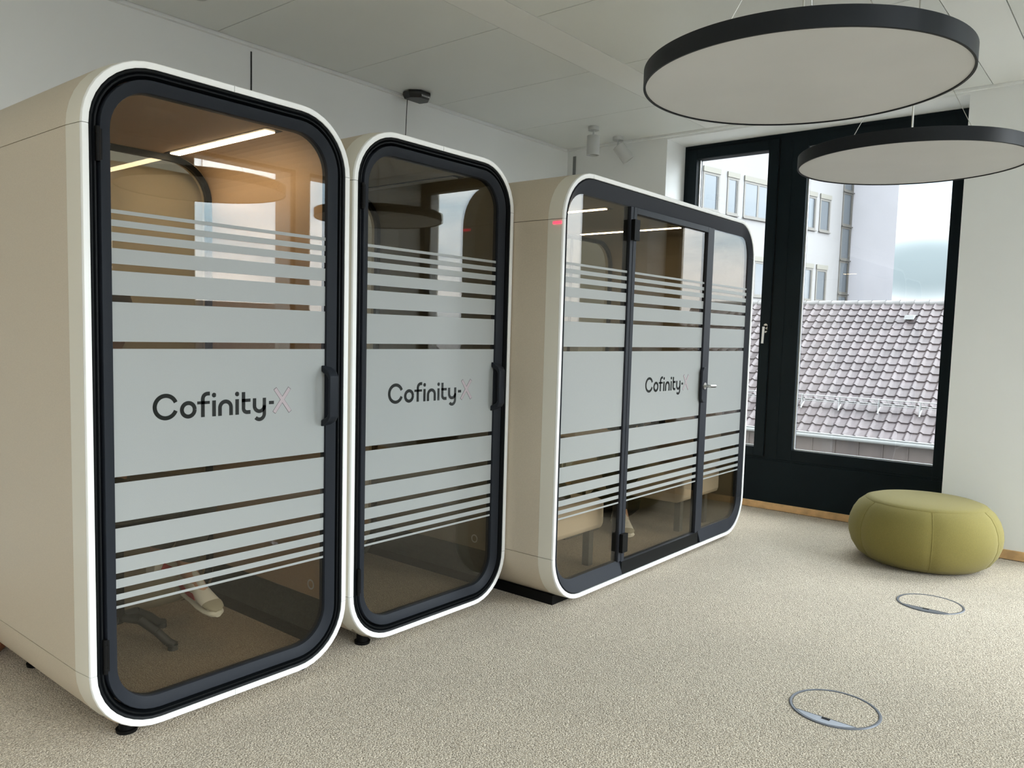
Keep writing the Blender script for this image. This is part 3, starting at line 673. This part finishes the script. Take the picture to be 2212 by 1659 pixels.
# white office building behind the roof: long facade running away, stair tower at its end
FD = Vector((.977, -.213, 0)); FN = Vector((-.213, -.977, 0))
bld = empty('facade_building', (32.2, 15.1, -8), math.atan2(FD.y, FD.x)); tag(bld, 'tall white rendered office block with small square windows behind the tiled roof', 'building')
b = MB(); b.box(-14, 11.0, 0, 12, 0, 26); b.build('wall', m_fac, bld)
pl = [(11.0, .5), (11.0, -2.30), (16.2, .65), (16.2, 10), (11.0, 10)]
b = MB(); b.add([(x, y, 0) for x, y in pl]+[(x, y, 26) for x, y in pl], [(i, (i+1) % 5, 5+(i+1) % 5, 5+i) for i in range(5)]+[(4, 3, 2, 1, 0), (5, 6, 7, 8, 9)]); b.build('stair_tower', m_fac2, bld)
def fwin(s0, s1, z0, z1, split=1, strip=False):
    b = MB(); z0 += 8; z1 += 8; t = .10
    b.box(s0, s1, -.03, .10, z0, z0+t); b.box(s0, s1, -.03, .10, z1-t, z1); b.box(s0, s0+t, -.03, .1, z0+t, z1-t); b.box(s1-t, s1, -.03, .1, z0+t, z1-t)
    for k in range(1, split):
        c = s0+(s1-s0)*k/split; b.box(c-.07, c+.07, -.03, .1, z0+t, z1-t)
    b.box(s1-.2, s1-.17, -.05, -.03, z0+t, z1-t); b.box(s0-.03, s1+.03, -.09, -.03, z0-.05, z0)
    f = b.build('window', m_ffr, bld)
    B('pane', s0+t, s1-t, -.012, -.004, z0+t, z1-t, m_fgl, f)
    if not strip: B('shutter_box', s0-.02, s1+.02, -.06, -.0, z1+.0, z1+.22, m_fbox, f)
for fl in range(-1, 4):
    z0 = 3.35+fl*3.42
    for s0, s1, sp in ((-8.2, -6.9, 1), (-5.2, -3.0, 2), (-1.1, .02, 1), (.55, 1.37, 1), (1.75, 3.85, 2), (4.6, 5.6, 1), (6.65, 7.58, 1), (7.90, 8.86, 1)): fwin(s0, s1, z0, z0+1.58, sp)
for k in range(12): fwin(9.98, 10.92, -3+k*1.71, -3+k*1.71+1.66, 1, True)
# low roofs on the other side of the house, seen mirrored in the booth glass
def house(x, y, w_, d, h, rh, rz, col, label):
    root = empty('house', (x, y, -9), rz); tag(root, label, 'building', 'roofs across the street')
    B('wall', -w_/2, w_/2, -d/2, d/2, 0, h, mat('house_wall_%d' % int(x*10), col, .9), root)
    b = MB(); W2, D2 = w_/2+.3, d/2+.3
    b.add([(-W2, -D2, h), (W2, -D2, h), (W2, D2, h), (-W2, D2, h), (-W2, 0, h+rh), (W2, 0, h+rh)], [(0, 1, 5, 4), (2, 3, 4, 5), (0, 4, 3), (1, 2, 5), (0, 3, 2, 1)])
    b.build('roof', m_tile, root)
house(14, -26, 16, 9, 8.2, 3.2, .1, (.5, .47, .43), 'low beige house with a hipped tile roof across the street, second from the left')
house(34, -40, 22, 9, 7.6, 3.4, -.2, (.6, .58, .55), 'widest pale house with a hipped tile roof, set back across the street')
house(50, -22, 14, 10, 8.0, 3.6, .3, (.45, .42, .4), 'dark beige house with a hipped tile roof, rightmost across the street')
house(-6, -30, 18, 9, 8.0, 3.0, -.1, (.55, .52, .5), 'grey-beige house with a hipped tile roof, leftmost across the street')
g = B('ground', -80, 120, -120, 120, -9.3, -9.0, mat('street', (.16, .16, .155), .9, noise=(.2, .2))); struct(g)

# ------------------------------------------------------------------ furniture inside the wide booth
def bench(name, x, y, rz, label):
    """local x: 0 at the wall, width to the front; y 0..L along the bench"""
    root = empty(name, (x, y, .0868), rz); tag(root, label, 'bench', 'booth benches')
    L = .90
    b = MB(); b.box(.0, .64, 0, L, .205, .385); b.build('seat', m_sofa, root, bevel=.035, smooth=True)
    b = MB(); b.box(.0, .16, 0, L, .3855, .98); b.build('backrest', m_sofa, root, bevel=.03, smooth=True)
    for px_ in (.17, .54):
        for py in (.05, L-.05): B('leg', px_-.022, px_+.022, py-.022, py+.022, 0, .205, m_leg, root)
    return root
bench('bench', P3[0]+.048, P3[1]+.145, 0, 'beige upholstered bench on dark legs at the left end of the wide booth')
bench('bench', P3[0]+2.2867-.048, P3[1]+.145+.90, pi, 'beige upholstered bench on dark legs at the right end of the wide booth')
tb = empty('booth_table', (P3[0]+1.14, P3[1]+.72, .0868)); tag(tb, 'small table between the two benches in the wide booth', 'table')
b = MB(); b.box(-.26, .26, -.32, .40, .655, .68); b.build('table_top', mat('table_laminate', (.60, .58, .54), .5), tb, bevel=.006, smooth=True)
b = MB(); b.cyl((0, .1, .012), (0, .1, .655), .028, 20); b.build('column', m_leg, tb, smooth=True)
b = MB(); b.box(-.20, .20, -.12, .34, 0, .012); b.build('base_plate', m_leg, tb, bevel=.004)
bag = empty('backpack', (P3[0]+1.84, P3[1]+.80, .0868)); tag(bag, 'black bag lying on the floor under the right bench in the wide booth', 'bag')
m_bag = mat('black_nylon', (.006, .006, .006), .85, bump=(30, .5, .01))
b = MB(); b.lathe([(.0001, 0), (.16, .0), (.215, .05), (.225, .12), (.18, .19), (.09, .215), (.0001, .22)], 32, mat4=Matrix.Diagonal((1, .85, .85, 1))); b.build('body', m_bag, bag, smooth=True)
b = MB(); b.tube([(-.15, -.09, .10), (-.19, -.13, .09), (-.17, -.17, .07), (-.10, -.16, .08)], .009, 8); b.build('carry_handle', m_bag, bag, smooth=True)

# stool in the lit booth
st = empty('stool', (P1[0]+.34, P1[1]+.62, .097)); tag(st, 'dark grey swivel stool with spreading feet inside the lit booth', 'stool')
b = MB(); b.lathe([(.0001, .46), (.15, .46), (.185, .475), (.19, .50), (.17, .525), (.0001, .53)], 36); b.build('seat', mat('stool_seat', (.03, .032, .034), .7), st, smooth=True)
b = MB(); b.cyl((0, 0, .10), (0, 0, .46), .03, 20); b.build('column', m_rub, st, smooth=True)
for k in range(5):
    a = 2*pi*k/5-.95; b = MB(); pts = [(.03, .12), (.10, .115), (.17, .07), (.215, .03), (.245, .018)]
    b.tube([(r*cos(a), r*sin(a), z) for r, z in pts], .017, 10); b.cyl((.235*cos(a), .235*sin(a), 0), (.235*cos(a), .235*sin(a), .02), .02, 12); b.build('foot', mat('stool_base', (.035, .038, .04), .5), st, smooth=True)

# ------------------------------------------------------------------ people
def skin(name, V, E, m, parent, sub=2, root_i=0):
    """V: list of (x, y, z, radius[, radius_y]); grows one smooth surface round the skeleton"""
    me = bpy.data.meshes.new(name); me.from_pydata([v[:3] for v in V], E, []); me.materials.append(m)
    o = bpy.data.objects.new(name, me); C.objects.link(o); o.parent = parent
    md = o.modifiers.new('skin', 'SKIN'); md.use_smooth_shade = True
    for i, v in enumerate(V):
        s = me.skin_vertices[0].data[i]; s.radius = (v[3], v[4] if len(v) > 4 else v[3]); s.use_root = (i == root_i)
    sb = o.modifiers.new('subdivision', 'SUBSURF'); sb.levels = sub; sb.render_levels = sub
    return o
def chain(V, E, pts, start=None):
    prev = start
    for p in pts:
        V.append(p); i = len(V)-1
        if prev is not None: E.append((prev, i))
        prev = i
    return prev
def lerp(a, b, t): return tuple(a[i]+(b[i]-a[i])*t for i in range(3))
def person(label, loc, J, mt, mtop, mskin, mhair):
    root = empty('person', loc); tag(root, label, 'person')
    V = []; E = []
    pel = chain(V, E, [(*J['pelvis'], .12, .10)])
    sp = chain(V, E, [(*lerp(J['pelvis'], J['chest'], .5), .115, .095), (*J['chest'], .14, .105)], pel)
    nk = chain(V, E, [(*J['neck'], .052)], sp)
    hd = J['head']; f = J['face']
    h = chain(V, E, [(hd[0], hd[1], hd[2]-.055, .066, .074), (hd[0], hd[1], hd[2]+.03, .082, .095), (hd[0], hd[1], hd[2]+.10, .055, .065)], nk)
    chain(V, E, [(hd[0]+f[0]*.105, hd[1]+f[1]*.105, hd[2]-.01, .012)], h-1)          # nose
    for s in (-1, 1): chain(V, E, [(hd[0]-f[1]*s*.085, hd[1]+f[0]*s*.085, hd[2]-.005, .014)], h-1)   # ears
    for sd in ('l', 'r'):
        hi, kn, an = J['hip_'+sd], J['knee_'+sd], J['ankle_'+sd]
        chain(V, E, [(*hi, .085), (*lerp(hi, kn, .5), .072), (*kn, .055), (*lerp(kn, an, .35), .052), (*an, .036), (*J['toe_'+sd], .032)], pel)
        sh, el, wr = J['shoulder_'+sd], J['elbow_'+sd], J['wrist_'+sd]
        w_ = chain(V, E, [(*sh, .055), (*lerp(sh, el, .5), .045), (*el, .038), (*lerp(el, wr, .5), .033), (*wr, .024)], sp)
        hdv = Vector(J['hand_'+sd])-Vector(wr); d = hdv.normalized(); sdv = d.cross(Vector((0, 0, 1))).normalized(); dn = d.cross(sdv).normalized()
        if dn.z > 0: dn = -dn
        palm = Vector(wr)+d*.06; pi_ = chain(V, E, [(*palm, .030, .018)], w_)
        for k, (off, ln) in enumerate(((-.028, .062), (-.010, .072), (.010, .067), (.028, .052))):
            a = palm+d*.03+sdv*off; c = a+d*ln*.5+dn*.010; e = c+d*ln*.35+dn*.026
            chain(V, E, [(*a, .0095), (*c, .0088), (*e, .0075)], pi_)
        a = palm-d*.02-sdv*.032; c = a+d*.030-sdv*.016+dn*.012; chain(V, E, [(*a, .011), (*c, .009), (*(c+d*.022), .008)], pi_)
    skin('body', V, E, mskin, root)
    # trousers and jumper a little larger than the body
    V = []; E = []; p0 = chain(V, E, [(*J['pelvis'], .142, .125)]); chain(V, E, [(*lerp(J['pelvis'], J['chest'], .3), .132, .115)], p0)
    for sd in ('l', 'r'):
        hi, kn, an = J['hip_'+sd], J['knee_'+sd], J['ankle_'+sd]
        chain(V, E, [(*hi, .105), (*lerp(hi, kn, .5), .092), (*kn, .076), (*lerp(kn, an, .4), .070), (*lerp(kn, an, .97), .056)], p0)
    skin('trousers', V, E, mt, root)
    V = []; E = []; p0 = chain(V, E, [(*J['chest'], .165, .13)]); chain(V, E, [(*lerp(J['pelvis'], J['chest'], .5), .145, .125), (*lerp(J['pelvis'], J['chest'], .12), .152, .135)], p0)
    chain(V, E, [(*lerp(J['chest'], J['neck'], .75), .075)], p0)
    for sd in ('l', 'r'):
        sh, el, wr = J['shoulder_'+sd], J['elbow_'+sd], J['wrist_'+sd]
        chain(V, E, [(*sh, .072), (*lerp(sh, el, .5), .060), (*el, .052), (*lerp(el, wr, .5), .046), (*lerp(el, wr, .92), .037)], p0)
    skin('jumper', V, E, mtop, root)
    b = MB(); T = Matrix.Translation((hd[0]-f[0]*.014, hd[1]-f[1]*.014, hd[2]+.035))
    b.lathe([(.096, -.05), (.103, -.01), (.104, .03), (.092, .07), (.062, .098), (.0001, .11)], 28, mat4=T); b.build('hair', mhair, root, smooth=True)
    me_ = mat('eye_white', (.7, .7, .68), .2)
    for s in (-1, 1):
        c = Vector((hd[0]+f[0]*.078-f[1]*s*.032, hd[1]+f[1]*.078+f[0]*s*.032, hd[2]+.012)); b = MB()
        b.lathe([(.0001, -.010), (.007, -.007), (.010, 0), (.007, .007), (.0001, .010)], 12, mat4=Matrix.Translation(c)); b.build('eye', me_, root, smooth=True)
    return root
def sneaker(parent, heel, toe, m_up, accent=None, roll=0.0):
    """heel, toe: sole points; a trainer with sole, upper, toe cap, tongue and laces"""
    h = Vector(heel); t = Vector(toe); L = (t-h).length; d = (t-h).normalized(); s = Vector((0, 0, 1)).cross(d).normalized(); u = d.cross(s)
    s, u = s*cos(roll)+u*sin(roll), u*cos(roll)-s*sin(roll)
    T = Matrix((d, s, u)).transposed().to_4x4(); T.translation = h
    def ring(x, w_, z0, z1, n=14, sq=.8):
        out = []
        for i in range(n):
            a = 2*pi*i/n; out.append((x*L, w_*(abs(cos(a))**sq)*(1 if cos(a) >= 0 else -1), (z0+z1)/2+(z1-z0)/2*sin(a)))
        return out
    def body(name, secs, m, par):
        b = MB(); n = 14; vs = [T @ Vector(v) for sc in secs for v in ring(*sc)]
        fs = [(k*n+i, k*n+(i+1) % n, (k+1)*n+(i+1) % n, (k+1)*n+i) for k in range(len(secs)-1) for i in range(n)]
        fs += [tuple(range(n))[::-1], tuple(range((len(secs)-1)*n, len(secs)*n))]
        b.add(vs, fs); return b.build(name, m, par, smooth=True)
    m_sole = mat('trainer_sole', (.70, .69, .63), .6)
    up_ = body('sneaker', [(.02, .022, .02, .085), (.07, .033, .02, .098), (.25, .036, .02, .105), (.38, .036, .02, .098), (.50, .039, .02, .083), (.65, .043, .02, .066), (.80, .044, .02, .054), (.92, .036, .02, .045), (.985, .016, .02, .034)], m_up, parent)
    body('sole', [(.0, .020, .0, .026), (.04, .034, 0, .028), (.25, .037, 0, .026), (.5, .041, 0, .026), (.68, .047, 0, .027), (.85, .046, 0, .029), (.96, .034, 0, .030), (1.01, .014, .004, .030)], m_sole, up_)
    body('toe_cap', [(.80, .0452, .024, .0548), (.86, .043, .024, .051), (.93, .0355, .024, .0462), (.992, .014, .024, .0355)], mat('suede_grey', (.36, .34, .27), .9), up_)
    body('tongue', [(.28, .016, .085, .122), (.40, .018, .078, .112), (.55, .017, .06, .088)], m_up, up_)
    b = MB()
    for k in range(5):
        x = (.36+.062*k)*L; z = .1035-.0105*k; b.tube([T @ Vector((x, -.026, z-.012)), T @ Vector((x+.006, -.012, z)), T @ Vector((x+.008, .012, z)), T @ Vector((x, .026, z-.012))], .0032, 6)
    b.build('laces', mat('lace_white', (.78, .78, .74), .8), up_, smooth=True)
    if accent:
        for sg in (-1, 1):
            b = MB(); b.add([T @ Vector((x*L, sg*w_, z)) for x, w_, z in ((.10, .0368, .045), (.42, .0395, .034), (.62, .0440, .040), (.52, .0418, .058), (.34, .0392, .052), (.14, .0375, .075))], [(0, 1, 2, 3, 4, 5)])
            ob = b.build('side_stripe', accent, up_); sd_ = ob.modifiers.new('thickness', 'SOLIDIFY'); sd_.thickness = .002; sd_.offset = 0
    return up_
m_shoe = mat('trainer_white', (.74, .73, .68), .55); m_redp = mat('trainer_red', (.45, .03, .04), .6)
m_skin = mat('skin_light', (.55, .33, .23), .55)
# person in the lit booth, one ankle on the other knee
J = dict(pelvis=(0, 0, 0), chest=(.02, .0, .36), neck=(.035, 0, .53), head=(.055, 0, .67), face=(1, 0),
         hip_l=(.05, .09, -.01), knee_l=(.40, .13, -.03), ankle_l=(.30, .12, -.30), toe_l=(.42, .16, -.37),
         hip_r=(.06, -.09, .0), knee_r=(.42, -.06, -.02), ankle_r=(.362, .01, -.34), toe_r=(.378, -.12, -.445),
         shoulder_l=(.02, .19, .43), elbow_l=(.10, .24, .17), wrist_l=(.33, .16, .14), hand_l=(.42, .12, .13),
         shoulder_r=(.02, -.19, .43), elbow_r=(.09, -.25, .17), wrist_r=(.30, -.15, .14), hand_r=(.39, -.10, .13))
pA = person('seated person in grey trousers and white trainers with red side stripes, inside the lit booth', (P1[0]+.22, P1[1]+.52, .74), J,
            mat('grey_trousers', (.115, .12, .12), .9, noise=(200, .1)), mat('dark_jumper', (.012, .014, .014), .9), m_skin, mat('hair_dark', (.02, .012, .01), .7))
sneaker(pA, (.36, .045, -.45), (.385, -.21, -.515), m_shoe, m_redp)
sneaker(pA, (.25, .10, -.40), (.50, .20, -.455), m_shoe, m_redp)
# person on the right bench of the wide booth
J = dict(pelvis=(0, 0, 0), chest=(.0, .0, .36), neck=(.02, 0, .53), head=(.04, 0, .67), face=(1, 0),
         hip_l=(.05, .10, -.02), knee_l=(.38, .11, -.01), ankle_l=(.12, -.02, -.37), toe_l=(.24, -.01, -.43),
         hip_r=(.05, -.10, -.02), knee_r=(.40, -.08, .0), ankle_r=(.455, .05, -.37), toe_r=(.57, .083, -.44),
         shoulder_l=(.0, .19, .43), elbow_l=(.12, .25, .20), wrist_l=(.32, .16, .20), hand_l=(.41, .12, .20),
         shoulder_r=(.0, -.19, .43), elbow_r=(.12, -.25, .20), wrist_r=(.32, -.16, .20), hand_r=(.41, -.12, .20))
pB = person('seated person in dark jeans with white trainers, on the right bench of the wide booth', (5.02, 3.0, .56), J,
            mat('dark_jeans', (.016, .022, .026), .9, noise=(200, .1)), mat('black_jumper', (.006, .006, .006), .95), m_skin, mat('hair_brown', (.10, .05, .025), .7))
pB.rotation_euler = (0, 0, pi+.45)
sneaker(pB, (.076, -.026, -.472), (.331, -.004, -.472), m_shoe)
sneaker(pB, (.42, .04, -.472), (.665, .11, -.472), m_shoe)
co = empty('coat', (P3[0]+.46, P3[1]+.55, .458)); tag(co, 'black coat heaped on the left bench of the wide booth', 'coat')
b = MB(); n = 36; vs = []; fs = []
for k, (r, z) in enumerate(((.20, .0), (.235, .03), (.23, .09), (.19, .15), (.12, .20), (.05, .225))):
    for i in range(n):
        t = 2*pi*i/n; q = 1+.10*sin(3*t+k*.7)+.06*sin(7*t-k)
        vs.append((r*q*.85*cos(t), r*q*1.15*sin(t), z*(1+.15*sin(2*t+1))))
for k in range(5):
    for i in range(n): fs.append((k*n+i, k*n+(i+1) % n, (k+1)*n+(i+1) % n, (k+1)*n+i))
fs += [tuple(range(n))[::-1], tuple(range(5*n, 6*n))]
b.add(vs, fs); b.build('cloth', m_bag, co, smooth=True)
